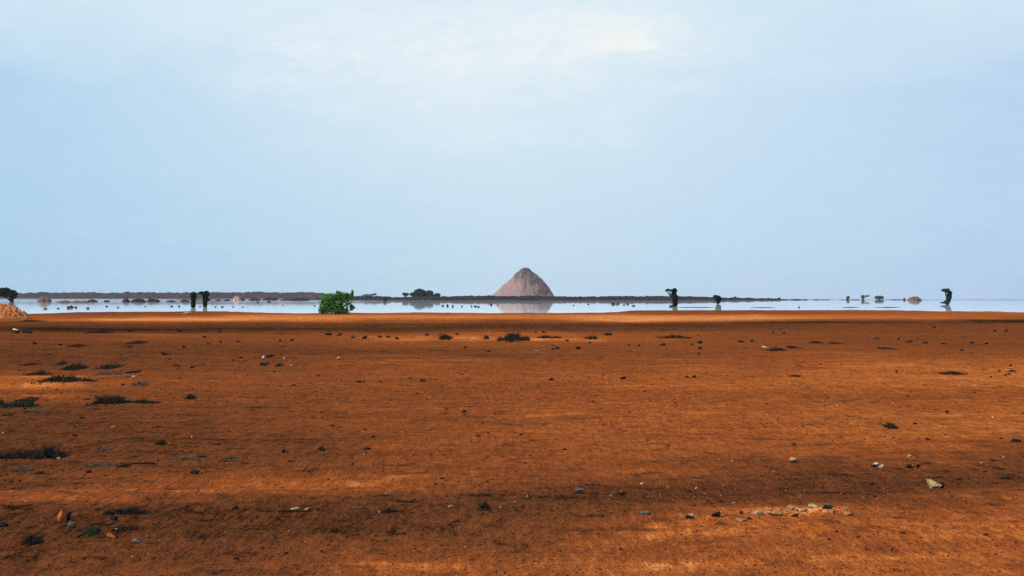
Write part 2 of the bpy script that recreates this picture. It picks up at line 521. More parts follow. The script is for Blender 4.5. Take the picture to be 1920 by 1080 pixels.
# ------------------------------------------------------------------ hill and far ridges
def hill():
    d = 3300.0
    c, s = at_dist(985, d)
    L = [(0, 500.8), (5, 501.6), (9.5, 504.2), (12.5, 508.6), (16, 510.6), (19.5, 514.0), (34, 528), (47, 540.5), (57, 549.5), (64, 555), (78, 561)]
    Rr = [(0, 500.8), (4.5, 501.3), (8.5, 503.4), (11, 507), (15, 509.2), (20.5, 513.6), (30.5, 522.5), (38, 531), (45, 540), (50.5, 550), (54, 555), (70, 561)]
    base = 559.6
    n_a, n_r = 220, 90
    ang = np.linspace(0, 2 * math.pi, n_a, endpoint=False)
    q = np.linspace(0, 1, n_r)
    A, Q = np.meshgrid(ang, q)
    wl = 0.5 - 0.5 * np.cos(A)                       # 1 on the left side
    pl = np.interp(Q * 78, [p[0] for p in L], [base - p[1] for p in L])
    pr = np.interp(Q * 72, [p[0] for p in Rr], [base - p[1] for p in Rr])
    z = pl * wl + pr * (1 - wl)
    rad = Q * (78 * wl + 72 * (1 - wl)) * (1 + 0.05 * np.sin(A * 3 + 1) * np.sin(A) ** 2)
    x, y = rad * np.cos(A), rad * np.sin(A)
    gul = np.abs(fbm(np.cos(A) * 1.9 + 1.0 * fbm(x / 18, y / 18, 2) + 7, np.sin(A) * 1.9 + Q * 1.6 + 3, 3))
    mid = np.clip(Q * 5, 0, 1) * np.clip((1 - Q) * 5, 0, 1)
    z = z - 5.5 * (0.5 - gul).clip(0) * mid * np.abs(np.sin(A)) ** 0.5 + 3.0 * fbm(x / 8, y / 8, 5, 0.62) * mid
    z = z + 0.9 * fbm(x / 2.0, y / 2.0, 3) * np.clip(1 - Q * 1.6, 0.15, 1)
    v = np.stack([x * s, y * s, z * s], -1).reshape(-1, 3)
    v[:, 2] = np.maximum(v[:, 2], -1.0)
    m, t, b = material('hill_rock')
    tco = t.n('ShaderNodeTexCoord')
    sp = t.n('ShaderNodeSeparateXYZ')
    t.put(sp.inputs[0], tco.outputs['Object'])
    nz = t.noise(tco.outputs['Object'], 0.05, 6, 0.62, 0.6)
    nz2 = t.noise(t.scale(tco.outputs['Object'], (1, 1, 0.8)), 0.045, 6, 0.62)
    hh = t.math('ADD', t.math('DIVIDE', sp.outputs[2], 52.0), t.math('MULTIPLY', t.math('SUBTRACT', nz, 0.5), 1.5))
    colr = t.ramp(hh, [(0.05, (0.26, 0.18, 0.165)), (0.4, (0.28, 0.178, 0.158)), (0.62, (0.22, 0.152, 0.142)), (0.9, (0.10, 0.088, 0.085))])
    colr = t.mix(t.math('MULTIPLY', t.math('SUBTRACT', nz2, 0.54), 3.0, clamp=True), colr, (0.15, 0.11, 0.11))
    def tone_patch(x0, z0, rx, rz, amt, c):  # blends an ellipse of another colour into the slope
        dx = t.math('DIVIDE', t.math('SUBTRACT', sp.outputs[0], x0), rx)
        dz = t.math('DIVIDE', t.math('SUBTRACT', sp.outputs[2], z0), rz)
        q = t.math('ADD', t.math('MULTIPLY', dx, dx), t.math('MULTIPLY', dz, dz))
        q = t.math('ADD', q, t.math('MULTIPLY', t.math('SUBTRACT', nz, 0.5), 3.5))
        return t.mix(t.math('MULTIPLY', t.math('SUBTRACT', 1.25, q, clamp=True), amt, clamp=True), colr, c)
    colr = tone_patch(14, 29, 11, 9, 0.9, (0.115, 0.09, 0.10))
    colr = tone_patch(5, 42, 8, 9, 0.9, (0.10, 0.085, 0.09))
    colr = tone_patch(30, 14, 11, 10, 0.7, (0.19, 0.105, 0.10))
    colr = tone_patch(-34, 10, 8, 14, 0.6, (0.20, 0.15, 0.13))
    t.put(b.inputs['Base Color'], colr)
    b.inputs['Specular IOR Level'].default_value = 0.0
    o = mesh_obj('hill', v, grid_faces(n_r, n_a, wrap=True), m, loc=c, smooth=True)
    tag(o, 'lone conical rocky hill with pinkish slopes and dark summit', 'hill', kind='structure')


hill()

M_ridge_far = plain('far_ridge_scrub', (0.060, 0.028, 0.030), (0.020, 0.015, 0.022), 0.02)
M_ridge_dark = plain('dark_ridge_scrub', (0.030, 0.017, 0.020), (0.009, 0.008, 0.011), 0.05)


def ridge(d, pts, mat, label, depth=120.0, rough=1.0, seed=0):
    """long low rise across the plain: pts are (pixel column, crest height in pixels)"""
    s = d / FPX
    px = np.arange(pts[0][0], pts[-1][0], 1.6)
    hp = np.interp(px, [p[0] for p in pts], [p[1] for p in pts])
    cross = np.linspace(-1, 1, 17)
    PX, CR = np.meshgrid(px, cross, indexing='ij')
    x = (PX - 960) * s + 0 * CR
    y = d + CR * depth
    prof = (1 - np.abs(CR) ** 1.6)
    hh = hp[:, None] * s
    nz = fbm(x / (7 * s) + seed, y / 30.0 + seed, 4, 0.65)
    nz2 = fbm(x / (40 * s) + 3 + seed, y / 300.0, 2)
    z = hh * prof * (1 + 0.16 * nz2) + rough * s * nz * np.clip(prof * 2, 0, 1) * np.clip(hh / (2 * s), 0, 1)
    z = np.where(np.abs(CR) > 0.99, -0.6, z) + WATER_Z
    v = np.stack([x, y, z], -1).reshape(-1, 3)
    o = mesh_obj('ridge', v, grid_faces(len(px), len(cross))[:, ::-1], mat)
    tag(o, label, 'ridge', kind='structure')


ridge(4300, [(-1500, 9), (-300, 10.5), (60, 10.5), (200, 10.8), (260, 12), (420, 11.2), (520, 11.2), (560, 11.4), (600, 10), (640, 6), (700, 3), (760, 0.5)],
      M_ridge_far, 'long low reddish brown ridge on the left horizon', rough=2.8)
ridge(1600, [(560, 0.2), (600, 3.0), (650, 5.2), (690, 7.0), (740, 5.6), (830, 7.0), (880, 7.6), (1000, 7.8), (1080, 7.0), (1250, 7.6), (1290, 6.4), (1330, 5.4), (1390, 4.0), (1440, 2.4), (1462, 2.2), (1478, 0.4), (1496, 1.5), (1518, 0.2), (1540, 1.2), (1566, 0.1), (1600, 0.8), (1640, 0.1), (1690, 0.9), (1750, 0.1), (1900, 0.3), (2600, 0.2)],
      M_ridge_dark, 'thin dark purple brown ridge crossing in front of the conical hill', depth=40, rough=2.3, seed=11)

# ------------------------------------------------------------------ trees, bushes, mounds beyond the shore
M_leaf_far = plain('tree_leaf_dark', (0.006, 0.020, 0.010), (0.020, 0.044, 0.020), 0.4, 0.7, 0.6, False)
M_leaf_pale = plain('tree_leaf_grey_green', (0.075, 0.125, 0.11), (0.12, 0.18, 0.15), 0.4, 0.7, 0.6, True)
M_leaf_green = plain('bush_leaf_green', (0.042, 0.18, 0.032), (0.16, 0.38, 0.085), 1.6, 0.6, 0.65, True)
M_bark = plain('bark', (0.020, 0.016, 0.014), (0.045, 0.035, 0.028), 2.0)
M_twig = plain('dead_twig', (0.012, 0.010, 0.009), (0.045, 0.035, 0.026), 9.0, 0.9, 0.7)
M_twig_grey = plain('grey_twig', (0.055, 0.040, 0.030), (0.19, 0.15, 0.115), 9.0, 0.9, 0.7)
M_scrub = plain('dark_scrub_leaf', (0.012, 0.015, 0.009), (0.045, 0.048, 0.022), 5.0, 0.8, 0.6, True)
M_scrub_green = plain('green_scrub_leaf', (0.015, 0.045, 0.016), (0.06, 0.12, 0.035), 5.0, 0.8, 0.6, True)
M_mound_dark = plain('dark_mound_soil', (0.024, 0.014, 0.017), (0.058, 0.031, 0.030), 0.5)
M_mound_brown = plain('brown_mound_soil', (0.11, 0.065, 0.05), (0.19, 0.115, 0.085), 0.4)
M_mound_pink = plain('pinkish_mound_soil', (0.34, 0.22, 0.17), (0.48, 0.32, 0.25), 0.4)


def leaf_quads(centres, size, rs, flat=0.0, long=1.0):
    """one small bent leaf clump (two triangles as a quad) per centre"""
    n = len(centres)
    a = rs.normal(size=(n, 3))
    a[:, 2] *= (1 - flat)
    a /= np.linalg.norm(a, axis=1)[:, None] + 1e-9
    bb = rs.normal(size=(n, 3))
    bb -= (bb * a).sum(1)[:, None] * a
    bb /= np.linalg.norm(bb, axis=1)[:, None] + 1e-9
    sz = size * rs.uniform(0.55, 1.35, n)[:, None]
    a *= sz * long
    bb *= sz * 0.55
    v = np.stack([centres - a, centres + bb * 0.9 - a * 0.1, centres + a, centres - bb + a * 0.15], 1).reshape(-1, 3)
    f = np.arange(4 * n).reshape(n, 4)
    return v, f


def tube(path, radii, n=6):
    """tapered tube along a polyline"""
    vs, fs = [], []
    for k, (p, r) in enumerate(zip(path, radii)):
        p = Vector(p)
        q = Vector(path[min(k + 1, len(path) - 1)]) - Vector(path[max(k - 1, 0)])
        q = q.normalized() if q.length > 1e-9 else Vector((0, 0, 1))
        e1 = q.cross(Vector((0.3, 1, 0.2))).normalized()
        e2 = q.cross(e1)
        for i in range(n):
            a = 2 * math.pi * i / n
            vs.append(p + (e1 * math.cos(a) + e2 * math.sin(a)) * r)
    for k in range(len(path) - 1):
        for i in range(n):
            j = (i + 1) % n
            fs.append((k * n + i, k * n + j, (k + 1) * n + j, (k + 1) * n + i))
    fs.append(tuple(range(n))[::-1])
    fs.append(tuple((len(path) - 1) * n + i for i in range(n)))
    return vs, fs


def join(parts):
    vs, fs = [], []
    for v, f in parts:
        o = len(vs)
        vs += [tuple(p) for p in v]
        fs += [tuple(int(i) + o for i in q) for q in f]
    return vs, fs


SEED = [100]


def tree(name, px, base_py, blobs, label, group=None, mat=None, trunk_px=1.6, dens=26, leaf=1.15, cat='tree', d=None):
    """blobs: (px, py, rx, ry) crown masses and built-in reflections in photo pixels; the trunk forks to each"""
    SEED[0] += 1
    rs = np.random.RandomState(SEED[0])
    c, s = at_dist(px, d) if d else on_water(px, base_py)
    root = thing(name, c, label, cat, group)
    cen, parts = [], []
    for (bx, by, rx, ry) in blobs:
        n = int(dens * rx * ry) + 30
        u = rs.normal(size=(n, 3))
        u /= np.linalg.norm(u, axis=1)[:, None]
        u *= (rs.uniform(0.25, 1.0, n) ** 0.5)[:, None]
        lump = 1 + 0.28 * fbm(u[:, 0] * 2.2 + SEED[0], u[:, 2] * 2.2 + u[:, 1] * 1.7, 2)
        u *= lump[:, None]
        cen.append(np.stack([(bx - px + u[:, 0] * rx) * s, u[:, 1] * rx * s, (base_py - by + u[:, 2] * ry) * s], 1))
        tip = ((bx - px) * s, rs.uniform(-.3, .3) * rx * s, (base_py - by) * s)
        foot = (rs.uniform(-.3, .3) * s, 0, -0.3)
        midp = (tip[0] * 0.3, tip[1] * 0.4, tip[2] * 0.5)
        parts.append(tube([foot, midp, tip], [trunk_px * s, trunk_px * s * 0.7, trunk_px * s * 0.25]))
    cen = np.vstack(cen)
    cen[:, 2] = np.maximum(cen[:, 2], 0.02)
    v, f = leaf_quads(cen, leaf * s, rs)
    mesh_obj('crown', v, f, mat or M_leaf_far, root)
    v, f = join(parts)
    mesh_obj('trunk', v, f, M_bark, root)
    return root


tree('acacia_tree', 24, 566.5, [(-10, 550, 17, 8), (8, 547, 14, 7), (19, 550.5, 14, 6.4), (25, 556, 6, 5)],
     'dark spreading acacia behind the orange earth mound at far left', trunk_px=2.4, leaf=1.4)
tree('slim_tree', 362.5, 577.0, [(362.5, 573, 4.4, 5), (363, 551.5, 6.4, 3.8), (363, 556, 5.8, 4.4), (362.5, 562, 5.0, 4.6), (362.5, 568, 4.4, 5)],  # low blobs build the dark trunk reflection into the crown
     'dark narrow tree, left of the close pair standing in the mirage', 'pair of trees in the mirage', trunk_px=2.2, dens=40)
tree('slim_tree', 384.5, 576.0, [(384.5, 572, 4.0, 5), (379, 549.5, 6.5, 2.8), (387, 550.5, 6, 4.8), (385, 555, 5.6, 4.6), (384.5, 561, 4.6, 4.6), (384.5, 567, 4.2, 5), (390, 562, 4, 2)],  # lower column of blobs models the mirrored trunk
     'dark flat topped tree, right of the close pair standing in the mirage', 'pair of trees in the mirage', trunk_px=1.9, dens=40)
tree('round_tree', 786, 561.0, [(787, 549, 11, 7.4), (776, 552, 8, 3.6), (786, 555, 12, 4.4)],
     'tallest round dark tree in the clump left of the conical hill', 'clump of trees left of the hill', dens=40)
tree('round_tree', 811, 561.0, [(805, 550.5, 8.5, 6.2), (820, 553.5, 6.5, 4), (812, 555, 9, 3)],
     'greener round tree on the right side of the clump left of the hill', 'clump of trees left of the hill', dens=40, mat=plain('tree_leaf_mid', (0.02, 0.05, 0.028), (0.05, 0.085, 0.045), 0.4, 0.7, 0.6, True))
tree('small_tree', 761, 560.8, [(761, 552, 6, 2.6), (757, 551, 3, 2)],
     'small flat tree at the left end of the clump left of the hill', 'clump of trees left of the hill', dens=40)
tree('small_tree', 692, 560.5, [(690, 553.5, 10, 2.2), (702, 552, 5, 2), (682, 555, 6, 2)],
     'faint grey green low tree between the green bush and the tree clump', mat=M_leaf_pale, dens=12)
tree('leaning_tree', 1265.5, 575.0, [(1266, 571, 4.4, 5), (1260, 573.5, 5, 1.4), (1266, 566, 4.6, 5), (1265, 545, 4.6, 4.6), (1258, 544.3, 4.5, 1.6), (1253, 543.2, 3.2, 1.8), (1249.5, 545, 2, 1.6), (1264, 550, 4.2, 3.6), (1265.5, 555, 5.2, 4), (1266, 560, 5, 4)],  # lowest blobs shape the mirrored trunk and its leftward spread
     'tall dark tree with a branch hooking left, right of the hill', dens=40, trunk_px=2.4)
tree('stubby_tree', 1346, 570.0, [(1347, 565, 4.6, 4), (1342, 556, 4.8, 2.8), (1347, 558.5, 5.8, 4.4), (1346.5, 562, 5, 3.4)],  # lowest blob extends the tree down as a built-in reflection
     'short thick dark tree right of the tree with the hooked branch', dens=40, trunk_px=2.2)
tree('small_tree', 1378, 560.8, [(1378, 558.6, 2.6, 2.6)],
     'tiny blue grey tree just right of the short thick tree', dens=40, trunk_px=0.9)
tree('small_tree', 1589.5, 558.9 + 0.5, [(1590, 555, 2.8, 2.8), (1589, 557.5, 2.6, 2)],
     'narrow grey green tree, leftmost of the three faint ones near the right', 'faint small trees near the right', mat=M_leaf_pale, dens=40, d=1900)
tree('small_tree', 1617.5, 558.9 + 0.5, [(1617, 553.5, 3, 2.6), (1626, 552.5, 5, 1.2), (1618, 557, 2, 2.4)],
     'faint grey green tree with an arm reaching right, middle of three', 'faint small trees near the right', mat=M_leaf_pale, dens=40, d=1900)
tree('small_tree', 1648, 558.9 + 0.5, [(1645, 555.5, 5.5, 3), (1652, 555.5, 5, 3)],
     'wide faint grey green tree, rightmost of the three faint ones', 'faint small trees near the right', mat=M_leaf_pale, dens=36, d=1900)
tree('bent_tree', 1777, 571.0, [(1776, 568, 5, 2.4), (1775, 566, 5.5, 2.6), (1778, 563, 4.6, 4), (1768, 567.5, 5, 1.2), (1770.5, 544, 5.2, 2.6), (1776.5, 545, 5.2, 4.2), (1781, 549.5, 4.4, 4), (1780, 555, 5, 4.4), (1779, 559, 4.8, 4)],  # bottom blobs form the reflected foot of the tree
     'dark bent tree with its crown tipped left, farthest right', dens=40, trunk_px=2.2,
     mat=plain('tree_leaf_blue_green', (0.018, 0.060, 0.056), (0.044, 0.10, 0.085), 0.4, 0.7, 0.6, True))


def green_bush():
    SEED[0] += 1
    rs = np.random.RandomState(42)
    c, s = on_ground(632, 589.0)
    root = thing('green_bush', c, 'large bright green leafy bush at the edge of the mirage', 'bush')
    lobes = [(0, 20, 19, 19), (-20, 14, 14, 13), (-14, 28, 14, 11), (6, 32, 14, 9), (-27, 6, 8, 7), (25, 30, 6, 9), (22, 14, 8, 9),
             (28, 12, 5, 5), (28.5, 38, 2.6, 8), (-5, 8, 22, 8), (14, 6, 12, 6), (-24, 24, 8, 9), (2, 40, 6, 3), (18, 36, 5, 4)]
    cen = []
    for (x, z, rx, rz) in lobes:
        n = int(5.5 * rx * rz) + 30
        u = rs.normal(size=(n, 3))
        u /= np.linalg.norm(u, axis=1)[:, None]
        u *= (rs.uniform(0.15, 1.0, n) ** 0.45)[:, None]
        u *= (1 + 0.5 * fbm(u[:, 0] * 2.5 + x, u[:, 2] * 2.5 + u[:, 1], 3))[:, None]
        cen.append(np.stack([(x + u[:, 0] * rx) * s, u[:, 1] * rx * s, (z + u[:, 2] * rz) * s], 1))
    cen = np.vstack(cen)
    keep = fbm(cen[:, 0] / s / 7 + 3, cen[:, 2] / s / 7 + cen[:, 1] / s / 9, 3) > -0.24
    cen = cen[keep]
    cen[:, 2] = np.abs(cen[:, 2]) + 0.02
    v, f = leaf_quads(cen, 1.6 * s, rs, 0.0, 1.25)
    mesh_obj('foliage', v, f, M_leaf_green, root)
    parts = []
    for k in range(46):
        a = rs.uniform(-1, 1)
        l = rs.uniform(14, 34)
        x, z = 30 * a * l / 30, l * (1 - 0.45 * a * a) + 6
        y = rs.uniform(-16, 16)
        parts.append(tube([(a * 3 * s, 0, -0.1), (x * 0.4 * s, y * .4 * s, z * 0.55 * s), (x * s, y * s, z * s)], [0.7 * s, 0.45 * s, 0.18 * s], 4))
    v, f = join(parts)
    mesh_obj('stems', v, f, M_bark, root)


green_bush()


def dome(name, px, py, w_, h_, mat, label, cat, group=None, kind=None, lumps=0.45, d=None):
    """low mound or bush standing in the mirage; visible height is doubled by its reflection"""
    SEED[0] += 1
    c, s = at_dist(px, d) if d else on_water(px, py)
    n_r, n_a = 16, 40
    q = np.linspace(0, 1, n_r)
    a = np.linspace(0, 2 * math.pi, n_a, endpoint=False)
    A, Q = np.meshgrid(a, q)
    rad = Q * (1 + 0.35 * fbm(np.cos(A) * 1.5 + SEED[0], np.sin(A) * 1.5, 3))
    z = np.clip(1 - Q ** 2.2, 0, 1) ** 0.6 * (1.0 + lumps * 1.6 * fbm(rad * np.cos(A) * 2.2 + SEED[0] * 3, rad * np.sin(A) * 2.2, 4, 0.62)).clip(0.05)
    z[-1] = -0.25
    v = np.stack([rad * np.cos(A) * w_ / 2 * s, rad * np.sin(A) * w_ / 2 * s, z * h_ / 2 * s], -1).reshape(-1, 3)
    o = mesh_obj(name, v, grid_faces(n_r, n_a, wrap=True), mat, loc=c)
    return tag(o, label, cat, group, kind)


for px, py, ww, hh, mt, lab in [
        (84, 566, 26, 18, M_mound_brown, 'tan mound beside the small white stone, left part of the mirage'),
        (119, 567.5, 30, 7, M_mound_brown, 'low brown hump right of the tan mound in the mirage'),
        (151, 567.5, 36, 8, M_mound_brown, 'long low brown hump touching the dark one, left mirage'),
        (173, 566, 22, 8, M_mound_dark, 'dark hump at the right end of the brown humps'),
        (200, 566, 12, 6, M_mound_dark, 'very small dark hump midway along the left mirage'),
        (236, 566.3, 17, 11, M_mound_dark, 'dark round hump, left one of the three in a row'),
        (258, 566.3, 29, 11, M_mound_dark, 'dark brown hump, middle and widest of the three in a row'),
        (287, 566.0, 27, 10, M_mound_dark, 'dark hump, right one of the three in a row'),
        (320, 566, 20, 4.5, M_mound_dark, 'thin dark hump right of the three in a row'),
        (346, 565.5, 16, 7, M_mound_dark, 'dark hump touching the left tree of the close pair'),
        (409, 564, 12, 5, M_mound_dark, 'small dark hump just right of the close pair of trees'),
        (425, 564, 15, 5.5, M_mound_dark, 'dark hump touching the left of the pinkish mound'),
        (444, 563, 15, 12, M_mound_pink, 'pale pinkish mound right of the close pair of trees'),
        (455, 563.5, 9, 7, M_mound_dark, 'dark hump touching the right of the pinkish mound'),
        (478, 563.5, 26, 8, M_mound_dark, 'dark hump just right of the pinkish mound group, alone'),
        (506, 563, 34, 9, M_mound_dark, 'long dark hump below the ridge, left of two ahead of the bush'),
        (551, 563.5, 58, 9, M_mound_dark, 'longest dark hump below the ridge, nearest the green bush'),
        (1714, 563.5, 27, 12, M_mound_brown, 'reddish brown hummock left of the bent tree'),
        (1695.5, 562.5, 4, 7, M_mound_dark, 'tiny grey hump just left of the reddish brown hummock')]:
    dome('mound', px, py, ww, hh, mt, lab, 'mound', 'low mounds standing in the mirage')

for lab, grp, lst in [
        ('dark speck of scrub low in the mirage between earth mound and tree pair', 'scrub specks left of the tree pair',
         [(128, 578, 6, 7), (134, 577, 8, 8), (142, 577, 6, 5), (165, 579, 6, 5), (85, 580, 8, 4), (109, 579, 6, 3), (200, 575, 5, 4),
          (221, 577, 4, 4), (272, 575, 4, 2.5), (322, 575, 6, 3), (336, 575, 5, 4), (375, 575, 4, 3)]),
        ('dark speck of scrub low in the mirage between tree pair and green bush', 'scrub specks right of the tree pair',
         [(404, 576, 4, 3), (417, 576, 6, 4), (437, 576, 4, 2.5), (455, 576, 4, 3), (483, 568, 6, 4), (505, 567, 8, 4), (530, 573, 3, 2.5), (590, 574, 4, 3)]),
        ('dark speck of scrub in the mirage between tree clump and hill', 'scrub specks left of the hill',
         [(830, 574, 5, 5), (839, 574, 5, 6), (849, 575, 4, 6), (866, 575, 3, 5), (884, 575, 3, 4), (891, 575, 7, 4), (897, 576, 5, 4), (921, 572, 5, 6), (933, 572, 3, 3)]),
        ('dark speck of scrub in the mirage between hill and hooked tree', 'scrub specks right of the hill',
         [(1075, 573, 3, 3), (1103, 571, 4, 3), (1150, 571, 8, 6), (1158, 571, 6, 5), (1170, 572, 4, 3), (1177, 571, 5, 4), (1188, 574, 7, 4)]),
        ('tiny dark bush on the fading shore line right of the tiny tree', 'bushes on the fading shore line',
         [(1441, 560.5, 6, 4), (1461, 560.5, 5, 5), (1498, 577, 3, 5)])]:
    for px, py, ww, hh in lst:
        dome('far_scrub', px, py, ww, hh, M_scrub, lab, 'scrub', grp)
dome('far_scrub', 721, 564.5, 8.5, 15, M_scrub, 'upright dark shrub in the mirage between green bush and tree clump', 'scrub')
for px, py, ww, lab in [(1305, 576.5, 74, 'thin purple brown sandbar between the hooked and short trees'),
                        (1430, 577, 46, 'thin grey sandbar beside the fading shore line'),
                        (1595, 576.5, 36, 'short thin sandbar below the three faint trees'),
                        (1664, 576.5, 50, 'thin dark sandbar left of the reddish brown hummock')]:
    dome('sandbar', px, py, ww, 1.6, M_mound_dark, lab, 'sandbar', kind='structure')

# orange rubble heap at the left edge
M_rubble = plain('orange_earth', gcol(178, 92, 40), gcol(245, 170, 112), 2.2, 1.0, bump=0.08)


def earth_mound():
    c, s = on_ground(-8, 598)
    n_r, n_a = 70, 220
    q = np.linspace(0, 1, n_r)
    a = np.linspace(0, 2 * math.pi, n_a, endpoint=False)
    A, Q = np.meshgrid(a, q)
    x, y = Q * np.cos(A), Q * np.sin(A)
    z = np.clip(1 - Q ** 2.2, 0, 1) * (0.92 + 0.3 * fbm(x * 1.5 + 4, y * 1.5, 3))
    clod = np.abs(fbm(x * 9, y * 9, 3, 0.6))
    z = z + (0.16 - 0.45 * clod) * np.clip((1 - Q) * 6, 0, 1) + 0.10 * fbm(x * 22, y * 22, 2) * np.clip((1 - Q) * 6, 0, 1)
    z = np.where(Q > 0.99, -0.1, z)
    v = np.stack([x * 68 * s, y * 55 * s, z * 25 * s], -1).reshape(-1, 3)
    o = mesh_obj('earth_mound', v, grid_faces(n_r, n_a, wrap=True), M_rubble, loc=c)
    tag(o, 'lumpy orange heap of dug earth at the left edge', 'mound')


earth_mound()

# ------------------------------------------------------------------ stones and scrub on the plain
STONE_MESH = {}


def stone_mesh(k, mat):
    key = (k, mat.name)
    if key in STONE_MESH:
        return STONE_MESH[key]
    rs = np.random.RandomState(900 + k)
    bm = bmesh.new()
    bmesh.ops.create_icosphere(bm, subdivisions=3, radius=1.0)
    cuts = []
    for _ in range(18):
        n_ = Vector(rs.normal(size=3)).normalized()
        cuts.append((n_, rs.uniform(0.40, 0.80)))
    for v in bm.verts:
        p = v.co.copy()
        for n_, dd in cuts:
            e = p.dot(n_) - dd
            if e > 0:
                p -= n_ * e
        r = 1 + 0.10 * float(fbm(np.array(p.x * 2.5 + k), np.array(p.y * 2.5 + p.z * 2), 3))
        v.co = p * r
    lo = Vector([min(v.co[i] for v in bm.verts) for i in range(3)])
    hi = Vector([max(v.co[i] for v in bm.verts) for i in range(3)])
    for v in bm.verts:
        for i in range(3):
            v.co[i] = (v.co[i] - lo[i]) / (hi[i] - lo[i]) - 0.5
    me = bpy.data.meshes.new('stone')
    bm.to_mesh(me)
    bm.free()
    me.materials.append(mat)
    STONE_MESH[key] = me
    return me


M_pale = plain('pale_stone', (0.34, 0.22, 0.13), (0.66, 0.50, 0.34), 2.0, 0.9, bump=0.05)
M_white = plain('white_stone', (0.48, 0.37, 0.27), (0.82, 0.72, 0.58), 2.0, 0.9, bump=0.05)
M_tan = plain('tan_stone', (0.32, 0.145, 0.055), (0.58, 0.31, 0.13), 2.0, 0.95, bump=0.05)
M_cream = plain('cream_stone', (0.38, 0.25, 0.10), (0.74, 0.56, 0.30), 1.6, 0.9, bump=0.05)
M_grey = plain('grey_stone', (0.085, 0.072, 0.06), (0.27, 0.235, 0.20), 2.0, 0.9, bump=0.05)
M_dark = plain('dark_stone', (0.012, 0.010, 0.009), (0.040, 0.028, 0.020), 2.0, 0.9, bump=0.05)
M_brown = plain('brown_stone', (0.035, 0.018, 0.011), (0.085, 0.040, 0.020), 2.0, 0.95, bump=0.05)
M_orange = plain('orange_stone', (0.50, 0.10, 0.018), (0.78, 0.22, 0.045), 2.0, 0.9, bump=0.05)
MATS = {'pale': M_pale, 'white': M_white, 'tan': M_tan, 'cream': M_cream, 'grey': M_grey, 'dark': M_dark, 'brown': M_brown, 'orange': M_orange}
NST = [0]


def stone(mk, px, py, w_, h_, label, group=None, name='stone'):
    NST[0] += 1
    rs = np.random.RandomState(NST[0] * 7 + 1)
    c, s = on_ground(px, py + h_ / 2)
    o = bpy.data.objects.new(name, stone_mesh(NST[0] % 9, MATS[mk]))
    dep = max(w_ * 0.8, h_) * s
    o.scale = (w_ * s, dep, h_ * 1.35 * s)
    o.rotation_euler = (rs.uniform(-.12, .12), rs.uniform(-.15, .15), rs.choice([0, math.pi]) + rs.uniform(-.35, .35))
    o.location = (c.x, c.y + dep * 0.4, c.z + h_ * 0.30 * s)
    COL.objects.link(o)
    return tag(o, label, 'stone', group)


def runners(v, f, w_, h_, s, rs, by, bx):
    """creeping stems along the soil that tie one mat of scrub together"""
    parts = []
    order = np.argsort(bx)
    for k in range(5):
        pick = order[np.sort(rs.choice(len(order), min(12, len(order)), replace=False))]
        parts.append(tube([(bx[i], by[i], 0.25 * h_ * s * rs.uniform(0.1, 1)) for i in pick], [max(0.35, 0.03 * h_) * s] * len(pick), 4))
    v2, f2 = join(parts)
    o = len(v)
    return np.vstack([v, np.array(v2)]), f + [tuple(i + o for i in q) for q in f2]


